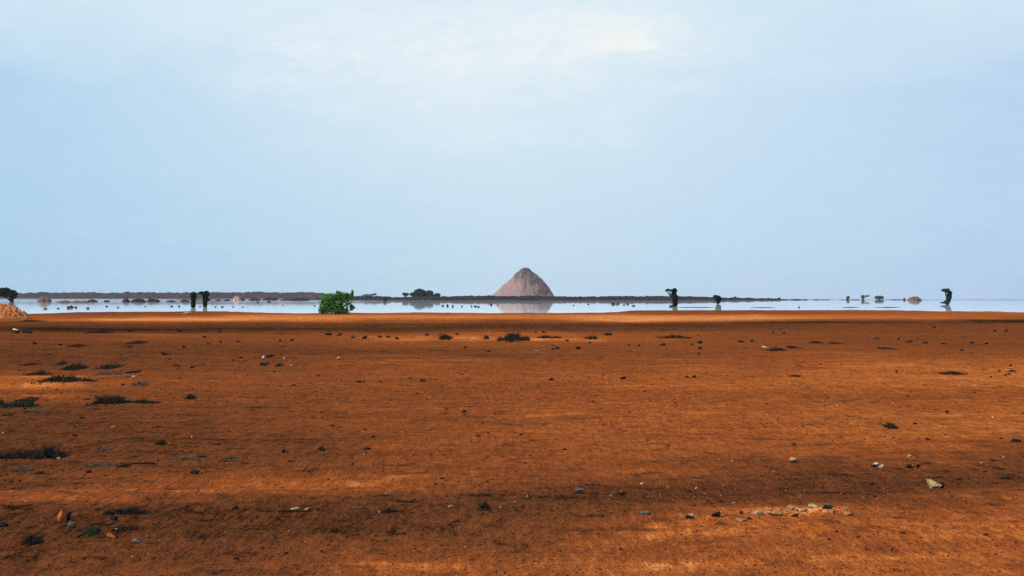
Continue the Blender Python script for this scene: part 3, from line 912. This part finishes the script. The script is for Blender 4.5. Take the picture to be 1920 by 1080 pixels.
def scrub(px, py, w_, h_, label, group=None, kind='dark', dens=1.0, name='dry_scrub', lean=0.0, cat='scrub'):
    """low tangled desert scrub: a mat of thin stems, with small leaves when it is still alive"""
    SEED[0] += 1
    rs = np.random.RandomState(SEED[0])
    c, s = on_ground(px, py + h_ / 2)
    n = int(dens * (40 + 9.0 * w_) * (1.5 if kind != 'grey' else 0.6))
    x0 = rs.uniform(-0.5, 0.5, n)
    env = (1 - np.abs(2 * x0) ** 2.2).clip(0.3) * (0.85 + 0.8 * fbm(x0 * w_ / 9 + SEED[0], x0 * 0 + 3, 3)).clip(0.2, 1.5)
    if lean:
        env = env * (0.25 + 0.75 * np.clip(0.5 + lean * 2 * x0, 0, 1))
    bx = x0 * w_ * s
    depth = max(max(h_ * 1.6, w_ * 0.35) * s, 0.5 * h_ * (s * FPX) ** 2 / (FPX * CAMZ))
    by = rs.normal(0, 0.27, n) * depth * (0.45 + 1.1 * fbm(x0 * w_ / 7 + 50 + SEED[0], x0 * 0, 2) ** 2 * 2).clip(0.3, 1.3)
    gap = fbm(x0 * w_ / 5.0 + SEED[0] * 2, by / depth * 2.2, 3, 0.6)
    hh = h_ * s * env * rs.uniform(0.35, 1.15, n) * np.where(gap < -0.12, 0.30, 0.95)
    dx, dy = rs.normal(0, 0.5, n) * hh + rs.normal(0, .6, n) * s, rs.normal(0, 0.5, n) * hh
    tw = max(0.42, h_ * 0.05) * s
    base = np.stack([bx, by, np.full(n, -0.004)], 1)
    tip = np.stack([bx + dx, by + dy, hh], 1)
    mid = base * 0.45 + tip * 0.55 + rs.normal(0, 0.12, (n, 3)) * hh[:, None]
    sd = rs.normal(size=(n, 3))
    sd[:, 2] *= 0.3
    sd = sd / np.linalg.norm(sd, axis=1)[:, None] * tw
    v = np.stack([base - sd, base + sd, mid + sd * .8, mid - sd * .8, tip], 1).reshape(-1, 3)
    i = np.arange(n) * 5
    f = [(a, a + 1, a + 2, a + 3) for a in i] + [(a + 3, a + 2, a + 4) for a in i]
    # side twigs, crosswise
    k = int(n * 1.4)
    j = rs.randint(0, n, k)
    u = rs.uniform(0.3, 1, k)[:, None]
    p0 = base[j] * (1 - u) + tip[j] * u
    dr = rs.normal(size=(k, 3))
    dr[:, 2] = np.abs(dr[:, 2]) * 0.5
    dr *= (h_ * s * 0.28 * rs.uniform(.4, 1.2, k))[:, None]
    p1 = p0 + dr
    p1[:, 2] = np.maximum(p1[:, 2], 0.0)
    v2 = np.stack([p0 + [tw * .6, 0, 0], p0 - [tw * .6, 0, 0], p1 + [0, 0, tw * .5]], 1).reshape(-1, 3)
    o2 = len(v)
    f += [(o2 + 3 * a, o2 + 3 * a + 1, o2 + 3 * a + 2) for a in range(k)]
    v = np.vstack([v, v2])
    tmat = {'dark': M_twig, 'grey': M_twig_grey, 'green': M_twig, 'leafy': M_twig}[kind]
    if kind in ('green', 'leafy'):
        root = thing(name, c, label, cat, group)
        vg, fg = runners(v, f, w_, h_, s, rs, by, bx)
        vg[:, 2] += gheight(vg[:, 0] + c.x, vg[:, 1] + c.y) - c.z
        mesh_obj('stems', vg, fg, tmat, root)
        m = int(n * 1.5)
        j = rs.randint(0, n, m)
        u = rs.uniform(0.25, 1.05, m)[:, None]
        cen = base[j] * (1 - u) + tip[j] * u + rs.normal(0, 0.08, (m, 3)) * h_ * s
        cen[:, 2] = np.abs(cen[:, 2]) + gheight(cen[:, 0] + c.x, cen[:, 1] + c.y) - c.z
        lv, lf = leaf_quads(cen, max(0.7, 0.10 * h_) * s, rs, 0.2, 1.4)
        mesh_obj('foliage', lv, lf, M_scrub_green if kind == 'green' else M_scrub, root)
        return root
    v, f = runners(v, f, w_, h_, s, rs, by, bx)
    zz = gheight(v[:, 0] + c.x, v[:, 1] + c.y) - c.z
    v[:, 2] += zz
    o = mesh_obj(name, v, f, tmat, loc=c)
    return tag(o, label, cat, group)


# --- single stones with a look of their own
for a in [
        ('orange', 114, 969, 18, 22, 'upright orange stone with a shaded right face, lower left'),
        ('dark', 125, 968, 11, 18, 'black piece standing for the shaded right face of the upright orange stone'),  # added dark piece, the orange stone's face turned from the sun
        ('grey', 133, 981, 14, 9, 'small grey green stone below the upright orange stone'),
        ('orange', 207, 1004, 17, 9, 'bright red orange stone right of the green plant'),
        ('white', 218, 992, 5, 4, 'tiny white pebble above the bright red orange stone'),
        ('grey', 255, 1014, 20, 7, 'flat grey stone right of and below the red orange stone'),
        ('dark', 212, 972, 15, 9, 'dark green black stone under the dry twig strip at lower left'),
        ('dark', 4, 984, 20, 9, 'dark stone cut by the left edge near the bottom'),
        ('white', 109, 859, 7, 5, 'white pebble under the right end of the long black brush'),
        ('dark', 365, 885, 20, 9, 'dark twin lobed stone alone right of the grey twigs'),
        ('dark', 165, 884, 12, 7, 'dark stone under the grey twigs at left'),
        ('white', 171, 893, 4, 3, 'tiny white pebble under the dark stone below the grey twigs'),
        ('dark', 440, 952, 14, 7, 'dark stone right of the long dry twig strip, lower left'),
        ('tan', 369, 919, 9, 6, 'small orange tan stone on the bright sand streak'),
        ('white', 360, 819, 4, 4, 'tiny white pebble alone above the grey brushwood'),
        ('dark', 532, 846, 8, 6, 'small black stone left of the olive tuft'),
        ('pale', 553, 954, 18, 6, 'flat pale stone, larger of the pale pair left of bottom centre'),
        ('pale', 574, 955, 10, 5, 'flat pale stone, smaller of the pale pair left of bottom centre'),
        ('dark', 595, 955, 7, 4, 'little dark stone right of the pale pair'),
        ('grey', 666, 953, 9, 6, 'dark grey stone, left half of a split pair right of the pale pair'),
        ('grey', 678, 951, 8, 5, 'dark grey stone, right half of a split pair right of the pale pair'),
        ('white', 711, 960, 4, 4, 'tiny white pebble below and right of the split grey pair'),
        ('pale', 844, 949, 10, 6, 'small pale stone left of the angular black stone'),
        ('dark', 907, 947, 22, 13, 'angular black stone alone near bottom centre'),
        ('grey', 1088, 921, 18, 10, 'grey stone with a dark left end, right of bottom centre'),
        ('grey', 1211, 961, 19, 9, 'slanted grey stone at the left end of the stone row'),
        ('white', 1294, 966, 14, 6, 'white topped stone with shaded underside in the stone row'),
        ('dark', 1294, 970, 18, 6, 'black piece standing for the shaded front of the white topped stone'),  # added dark piece for the shaded front below the white top
        ('dark', 1343, 965, 20, 10, 'black stone with a white chip, in the stone row'),
        ('white', 1353, 960, 8, 4, 'white chip resting at the right of the black stone'),
        ('brown', 1391, 961, 8, 6, 'small brown stone between the black stone and the cream slab'),
        ('cream', 1423, 961, 20, 11, 'cream wedge shaped slab in the middle of the stone row'),
        ('white', 1437, 961, 9, 4, 'small white stone touching the cream slab'),
        ('tan', 1390, 976, 22, 4, 'thin flat tan slab just below the stone row'),
        ('brown', 1405, 972, 9, 5, 'small brown stone at the end of the thin flat tan slab'),
        ('tan', 1457, 963, 30, 9, 'wide flat yellow tan slab right of the cream slab'),
        ('tan', 1484, 952, 20, 10, 'tan block behind the wide yellow tan slab'),
        ('dark', 1491, 966, 15, 6, 'dark stone in front of the tan block'),
        ('tan', 1509, 957, 14, 7, 'small tan stone right of the tan block'),
        ('cream', 1526, 949, 20, 8, 'flat cream stone touching the rounded slate stone'),
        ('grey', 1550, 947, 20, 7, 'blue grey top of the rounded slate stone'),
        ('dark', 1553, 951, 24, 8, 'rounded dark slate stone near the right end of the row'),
        ('tan', 1561, 960, 12, 7, 'tan stone below the rounded slate stone'),
        ('tan', 1592, 963, 18, 8, 'tan stone near the right tip of the stone row'),
        ('tan', 1612, 964, 10, 5, 'last small tan stone at the right tip of the row'),
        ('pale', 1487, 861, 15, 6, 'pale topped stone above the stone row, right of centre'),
        ('dark', 1490, 866, 16, 4, 'dark piece standing for the shade under the pale topped stone'),  # shade below the pale top, built as a dark piece
        ('white', 1644, 870, 14, 7, 'white stone in the grey and white trio at right'),
        ('white', 1653, 874, 12, 6, 'lower white stone of the grey and white trio'),
        ('dark', 1639, 873, 12, 6, 'dark stone at the left of the grey and white trio'),
        ('dark', 1706, 875, 14, 7, 'dark stone right of the grey and white trio'),
        ('dark', 1722, 874, 7, 7, 'small black stone right of the one beside the trio'),
        ('pale', 1707, 855, 9, 5, 'pale pink pebble above the dark stones at right'),
        ('cream', 1753, 908, 28, 16, 'largest cream yellow rock, alone at the right'),
        ('dark', 1767, 910, 9, 12, 'black piece standing for the shaded right side of the cream rock'),  # dark piece put in for the cream rock's shaded end
        ('dark', 1741, 823, 10, 6, 'small dark stone above the white trio at right'),
        ('dark', 1906, 826, 22, 7, 'dark flat stone touching the right edge'),
        ('pale', 1882, 857, 6, 5, 'tiny pale pebble near the right edge'),
        ('brown', 1884, 895, 20, 6, 'low brown stone near the right edge above the pale sand'),
        ('brown', 1797, 898, 20, 5, 'low brown stone right of the cream yellow rock'),
        ('brown', 1694, 1000, 14, 4, 'flat brown stone alone in the lower right'),
        ('brown', 1849, 1002, 9, 5, 'brown pebble in sandy soil in the lower right corner'),
        ('white', 1862, 783, 5, 5, 'tiny white pebble on orange sand near the right edge'),
        ('white', 494, 670, 7, 6, 'brightest white pebble on the plain left of centre'),
        ('pale', 533, 671, 5, 4, 'tiny pale pebble just right of the brightest white pebble'),
        ('pale', 635, 671, 8, 4, 'pale flat pebble right of the two pale ones left of centre'),
        ('pale', 545, 685, 4, 3, 'tiniest pale pebble below the brightest white pebble'),
        ('white', 250, 706, 6, 5, 'white pebble right of the dark scrub mats at left'),
        ('tan', 212, 800, 11, 3, 'thin tan flake on bare soil at left'),
        ('pale', 1005, 659, 9, 4, 'pale flat pebble below the black scrub at the centre'),
        ('pale', 1436, 651, 14, 3, 'thin pale flake left of the black clump on the far right plain'),
        ('white', 28, 618, 12, 4, 'white stone between black stones at far left below the heap'),
        ('dark', 28, 622, 17, 6, 'black stone below the white stone at far left'),
        ('dark', 50, 620.5, 20, 9, 'larger black stone right of the white stone at far left'),
        ('white', 70, 582.5, 5, 6, 'bright white stone on the shore beside the orange heap'),
        ('pale', 350, 587, 22, 3, 'pale flat stone on the shore below the close pair of trees'),
        ('dark', 1313, 641, 11, 7, 'black stone, top of three stacked in line on the far plain'),
        ('dark', 1313, 652, 8, 6, 'black stone, middle of three stacked in line on the far plain'),
        ('brown', 1311, 663, 7, 5, 'brown stone, lowest of three stacked in line on the far plain'),
        ('dark', 672, 715, 11, 4, 'flat black stone, leftmost in the wide spaced line across the plain'),
        ('dark', 793, 713, 12, 6, 'black stone, second in the wide spaced line across the plain'),
        ('dark', 1034, 711, 11, 5, 'black stone, third in the wide spaced line across the plain'),
        ('dark', 1169, 708, 12, 6, 'black stone, fourth in the wide spaced line across the plain'),
        ('dark', 1288, 706, 8, 4, 'small black stone, left of the twins ending the wide spaced line'),
        ('dark', 1301, 706, 10, 5, 'black stone, right of the twins ending the wide spaced line'),
        ('brown', 714, 715, 5, 4, 'tiny brown stone between the first two of the wide line'),
        ('brown', 623, 798, 11, 4, 'low red brown stone alone left of centre'),
        ('brown', 535, 1037, 9, 4, 'small red brown stone near the bottom left of centre')]:
    stone(*a)

# --- clusters of tiny stones that nothing tells apart
for mk, lab, grp, lst in [
        ('dark', 'small dark stone dotted along the far sandy band left of the black scrub', 'dark stones on the far sandy band',
         [(615, 626, 14, 5), (636, 627, 12, 5), (662, 632, 11, 4), (713, 631, 11, 4), (727, 631, 12, 4), (745, 634, 9, 5), (801, 627, 10, 4),
          (857, 626, 9, 4), (872, 651, 7, 4), (916, 658, 8, 4), (547, 637, 8, 5), (525, 638, 6, 5), (683, 632, 12, 7), (912, 632, 11, 8)]),
        ('dark', 'small dark stone below the far sandy band, between black scrub and hooked tree', 'dark stones below the far sandy band',
         [(1020, 622, 9, 4), (1045, 652, 10, 5), (1037, 654, 8, 4), (1085, 652, 10, 5), (1064, 638, 7, 5), (1005, 623, 4, 4), (1106, 642, 5, 5), (1180, 646, 6, 4), (1198, 647, 6, 4), (1242, 646, 13, 5), (1298, 645, 6, 4)]),
        ('dark', 'small dark speck of stone on the far right of the plain', 'dark specks on the far right plain',
         [(1390, 640, 16, 4), (1411, 639, 9, 5), (1470, 624, 6, 4), (1450, 623, 5, 4), (1685, 635, 5, 4), (1752, 613, 6, 5), (1705, 640, 16, 4), (1735, 642, 13, 4),
          (1770, 644, 12, 3), (1823, 642, 10, 4), (1850, 644, 9, 3), (1866, 620, 7, 4), (1887, 620, 7, 5), (1645, 635, 16, 3), (1803, 656, 8, 4)]),
        ('brown', 'small brown stone near the black clump on the orange sand at right', 'brown stones on the right orange sand',
         [(1895, 685, 8, 4), (1874, 695, 6, 4), (1858, 706, 5, 4), (1899, 695, 16, 4), (1776, 772, 7, 5), (1812, 700, 5, 3)]),
        ('dark', 'small dark stone scattered on the far left of the plain', 'dark stones on the far left plain',
         [(335, 619, 14, 6), (112, 646, 9, 4), (65, 643, 9, 6), (237, 650, 22, 4), (345, 650, 8, 4), (383, 631, 9, 4), (446, 640, 8, 4), (413, 641, 5, 4), (411, 621, 7, 4),
          (310, 663, 20, 5), (330, 685, 14, 5), (360, 688, 9, 4), (450, 670, 8, 4), (437, 675, 5, 3), (230, 721, 8, 4), (318, 673, 7, 3), (244, 621, 7, 3), (390, 644, 7, 3)]),
        ('white', 'tiny white pebble on the dark band above the stone row', 'white pebbles on the dark gravel band',
         [(1145, 929, 4, 4), (1204, 907, 8, 4), (1252, 913, 4, 4), (1306, 915, 6, 4), (988, 931, 4, 4), (1165, 921, 4, 3)]),
        ('pale', 'tiny pale pebble beside the bright sand streak left of bottom centre', 'pale pebbles by the sand streak',
         [(735, 894, 7, 4), (680, 902, 7, 4), (724, 926, 4, 4), (886, 891, 5, 3), (48, 940, 7, 3), (425, 868, 5, 3), (205, 1023, 4, 3)]),
        ('pale', 'tiny pale pebble in the dotted line on orange soil at right', 'pale pebbles in a dotted line at right',
         [(1800, 723, 5, 3), (1812, 724, 4, 3), (1826, 723, 6, 3), (1570, 760, 5, 3)]),
        ('brown', 'small brown clod in sandy soil at bottom right', 'brown clods at bottom right',
         [(1555, 1011, 6, 4), (1609, 1007, 6, 4), (1673, 1031, 4, 6), (1165, 1030, 9, 4)])]:
    for px, py, ww, hh in lst:
        stone(mk, px, py, ww, hh, lab, grp, name='pebble')

_r = np.random.RandomState(31)
for k in range(34):
    stone('tan' if k % 4 else 'cream', float(1500 + _r.normal(0, 62)), float(959 + _r.normal(0, 6.5)), float(_r.uniform(4, 10)), float(_r.uniform(2.5, 5)),
          'tiny tan fragment strewn among the slabs of the stone row', 'tan fragments among the stone row', name='pebble')

# --- scrub and plants
for px, py, ww, hh, kind, lab, ln in [
        (38, 851, 112, 15, 'dark', 'long black dead brush lying against the left edge', 0.0),
        (96, 846, 52, 24, 'dark', 'tallest bristly black shrub at the right end of the long brush', 0.0),
        (62, 846, 34, 17, 'dark', 'bluish black shrub in the middle of the long brush', 0.0),
        (188, 868, 52, 12, 'grey', 'tangle of pale grey twigs right of the long black brush', 0.0),
        (233, 870, 26, 9, 'dark', 'small dark twig patch between the pale grey tangle and the long twigs', 0.0),
        (270, 866, 50, 9, 'dark', 'long low dark twigs right of the pale grey tangle', 0.3),
        (345, 856, 62, 10, 'grey', 'flat grey branch pointing left, right of the twigs', 0.4),
        (378, 854, 20, 6, 'dark', 'dark twig end at the right of the flat grey branch', 0.0),
        (430, 860, 40, 9, 'grey', 'sparse grey stalks right of the flat grey branch', 0.0),
        (195, 838, 34, 9, 'grey', 'faint grey tuft above the pale grey tangle', 0.0),
        (302, 828, 12, 10, 'leafy', 'small dark tuft alone above the flat grey branch', 0.0),
        (44, 877, 42, 10, 'grey', 'greyish tuft below the long black brush', 0.0),
        (75, 886, 24, 5, 'dark', 'low dark twig bits right of the greyish tuft', 0.0),
        (245, 957, 72, 13, 'dark', 'long dry dark twig strip above the green plant', 0.0),
        (204, 960, 24, 8, 'dark', 'short dark twig patch at the left of the long dry strip', 0.0),
        (62, 1009, 34, 18, 'dark', 'dark grey tuft near the bottom left corner', 0.0),
        (235, 990, 36, 6, 'dark', 'flat dark twigs right of the green plant', 0.0),
        (170, 990, 24, 20, 'green', 'small fresh green plant near the bottom left', -0.4),
        (604, 840, 12, 8, 'leafy', 'olive tuft on bare soil left of centre', 0.0),
        (1669, 795, 20, 13, 'leafy', 'lone dark tussock on orange soil at right', 0.0),
        (1790, 696, 30, 10, 'dark', 'black lumpy clump on the bright orange sand at right', 0.3),
        (1770, 698, 16, 6, 'dark', 'low black tail at the left of the lumpy clump at right', 0.0),
        (1456, 653, 32, 8, 'dark', 'black clump on the far plain below the short thick tree', 0.0),
        (1485, 649, 18, 6, 'dark', 'smaller black clump just right of the other on the far plain', 0.0),
        (1530, 641, 22, 5, 'dark', 'thin dark scrub right of the black clumps, nearer one', 0.0),
        (1567, 642, 22, 5, 'dark', 'thin dark scrub right of the black clumps, farther one', 0.0),
        (1662, 651, 26, 6, 'dark', 'dark twig scrap on the far plain below the three faint trees', 0.0),
        (1490, 704, 26, 3, 'dark', 'thin dark stem lying on orange soil at right', 0.0),
        (963, 631, 58, 13, 'leafy', 'widest black green scrub on the far sandy band at centre', 0.0),
        (1030, 631, 46, 5, 'dark', 'thin dark strip of scrub right of the black green scrub', 0.0),
        (1108, 631, 24, 8, 'dark', 'dark scrub at the right end of the far sandy band', 0.0),
        (1140, 626, 13, 5, 'dark', 'little dark scrub above the end of the far sandy band', 0.0),
        (1265, 631, 64, 5, 'dark', 'long thin line of scrub below the hooked tree', 0.0),
        (835, 631, 22, 9, 'leafy', 'round black scrub left of the widest black green scrub', 0.0),
        (495, 681, 18, 5, 'dark', 'dark twigs below the brightest white pebble, left bit', 0.0),
        (524, 683, 13, 4, 'dark', 'dark twigs below the brightest white pebble, right bit', 0.0),
        (505, 665, 11, 7, 'dark', 'dark tuft just above the brightest white pebble', 0.0),
        (190, 620, 40, 8, 'dark', 'black scrub on the dark track at far left', 0.0),
        (258, 639, 24, 8, 'dark', 'dark mound of scrub below the track at far left', 0.0),
        (145, 646, 28, 6, 'dark', 'dark flat scrub at left below the black stones', 0.0),
        (54, 682, 22, 6, 'dark', 'small dark scrub at far left above the mats', 0.0),
        (138, 687, 38, 9, 'leafy', 'dark dense scrub mat above the widest mat at left', 0.0),
        (117, 680, 14, 5, 'dark', 'tiny dark scrub above the dense mat at left', 0.0),
        (206, 685, 26, 10, 'leafy', 'dark peaked scrub right of the dense mat at left', 0.0),
        (205, 696, 46, 11, 'grey', 'greyish dry twigs under the dark peaked scrub', 0.0),
        (250, 695, 22, 7, 'dark', 'dark twigs right of the greyish dry twigs', 0.0),
        (75, 698, 36, 8, 'leafy', 'dark scrub touching the upper left of the widest mat', 0.0),
        (113, 707, 58, 14, 'leafy', 'widest grey green scrub mat at left', -0.2),
        (160, 712, 44, 5, 'dark', 'thin dark tail right of the widest scrub mat', 0.0),
        (265, 716, 34, 9, 'grey', 'sparse dry stalks below the white pebble at left', 0.0),
        (46, 747, 28, 13, 'leafy', 'dark bushy top of the green clump at left edge', 0.3),
        (40, 757, 66, 11, 'green', 'green mat of scrub at the left edge', 0.0),
        (62, 768, 26, 9, 'grey', 'dry grey fringe under the green mat', 0.0),
        (4, 755, 20, 8, 'green', 'green scrub cut by the left edge', 0.0),
        (205, 748, 50, 16, 'leafy', 'dark olive shrub right of the green mat', 0.0),
        (262, 752, 76, 7, 'leafy', 'low straggling line of leaves right of the olive shrub', 0.0),
        (358, 743, 18, 9, 'dark', 'small dark dead tuft right of the olive shrub', 0.0),
        (60, 601, 40, 3, 'green', 'low yellow green grass under the orange heap', 0.0)]:
    scrub(px, py, ww, hh, lab, None, kind, lean=ln)


# ------------------------------------------------------------------ gravel strewn over the plain
def gravel(n, mat, lo, hi, seed, label, dmax, dmin=0.0):
    rs = np.random.RandomState(seed)
    py = rs.uniform(Y0 + FPX * CAMZ / dmax, 1110, n)
    d = CAMZ * FPX / (py - Y0)
    px = rs.uniform(-260, 2180, n)
    x, y = (px - 960) / FPX * d, d
    dens = fbm(x / 2.2, y / 3.5, 4, 0.6)
    keep = (d > dmin) & (rs.uniform(-0.9, 0.5, n) < dens + (tone_at(x, y) < 112) * 0.35)
    if dmin:
        keep &= rs.uniform(0, 1, n) < np.clip(1.3 - px / 1100, 0.25, 1)
    x, y, d = x[keep], y[keep], d[keep]
    n = len(x)
    sz = (lo + (hi - lo) * rs.uniform(0, 1, n) ** 9) * np.clip(d / 14, 0.75, 2.6)
    z = gheight(x, y) + sz * 0.12
    oc = np.array([[1, 0, 0], [0, 1, 0], [-1, 0, 0], [0, -1, 0], [0, 0, 1.0], [0, 0, -.7]])
    of = np.array([[0, 1, 4], [1, 2, 4], [2, 3, 4], [3, 0, 4], [1, 0, 5], [2, 1, 5], [3, 2, 5], [0, 3, 5]])
    a = rs.uniform(0, 6.28, n)
    ca, sa = np.cos(a), np.sin(a)
    jit = rs.uniform(0.55, 1.25, (n, 6, 1))
    apex = np.zeros((n, 6, 3))
    apex[:, 4:, :2] = rs.uniform(-0.6, 0.6, (n, 2, 2))
    v = (oc[None] * jit + apex) * np.stack([sz * rs.uniform(.7, 1.4, n), sz, sz * rs.uniform(.45, .9, n)], 1)[:, None, :]
    vx = v[..., 0] * ca[:, None] - v[..., 1] * sa[:, None]
    vy = v[..., 0] * sa[:, None] + v[..., 1] * ca[:, None]
    v = np.stack([vx + x[:, None], vy + y[:, None], v[..., 2] + z[:, None]], -1).reshape(-1, 3)
    f = (of[None] + 6 * np.arange(n)[:, None, None]).reshape(-1, 3)
    o = mesh_obj('gravel', v, f, mat)
    tag(o, label, 'gravel', kind='stuff')


M_grit, t, b = material('grit')
geo = t.n('ShaderNodeNewGeometry')
t.put(b.inputs['Base Color'], t.ramp(geo.outputs['Random Per Island'],
      [(0.0, gcol(52, 30, 20)), (0.4, gcol(92, 48, 26)), (0.75, gcol(135, 72, 34)), (0.95, gcol(180, 104, 56)), (1.0, gcol(215, 165, 115))]))
gravel(46000, M_grit, 0.0025, 0.014, 5, 'loose brown and tan grit strewn over the red soil', 70)

M_clod = plain('dark_clod', (0.014, 0.010, 0.007), (0.060, 0.034, 0.018), 3.0)
gravel(2400, M_clod, 0.008, 0.032, 23, 'sparse dark clods and bits of dead scrub dotted over the far plain', 130, 18)

# ------------------------------------------------------------------ the dusty air
hz = bpy.data.materials.new('dusty_air')
hz.use_nodes = True
t = NT(hz.node_tree)
pv = t.n('ShaderNodeVolumePrincipled')
pv.inputs['Color'].default_value = (0.80, 0.88, 1.0, 1)
pv.inputs['Density'].default_value = 2.6e-5
pv.inputs['Anisotropy'].default_value = 0.0
out = t.n('ShaderNodeOutputMaterial')
t.put(out.inputs['Volume'], pv.outputs[0])
B, zl, zh = 7300.0, -1.7, 62.0
hv = [(-B, -B, zl), (B, -B, zl), (B, B, zl), (-B, B, zl), (-B, -B, zh), (B, -B, zh), (B, B, zh), (-B, B, zh)]
hf = [(3, 2, 1, 0), (4, 5, 6, 7), (0, 1, 5, 4), (1, 2, 6, 5), (2, 3, 7, 6), (3, 0, 4, 7)]
haze = mesh_obj('haze', hv, hf, hz)
tag(haze, 'pale dusty air over the whole plain', 'haze', kind='stuff')
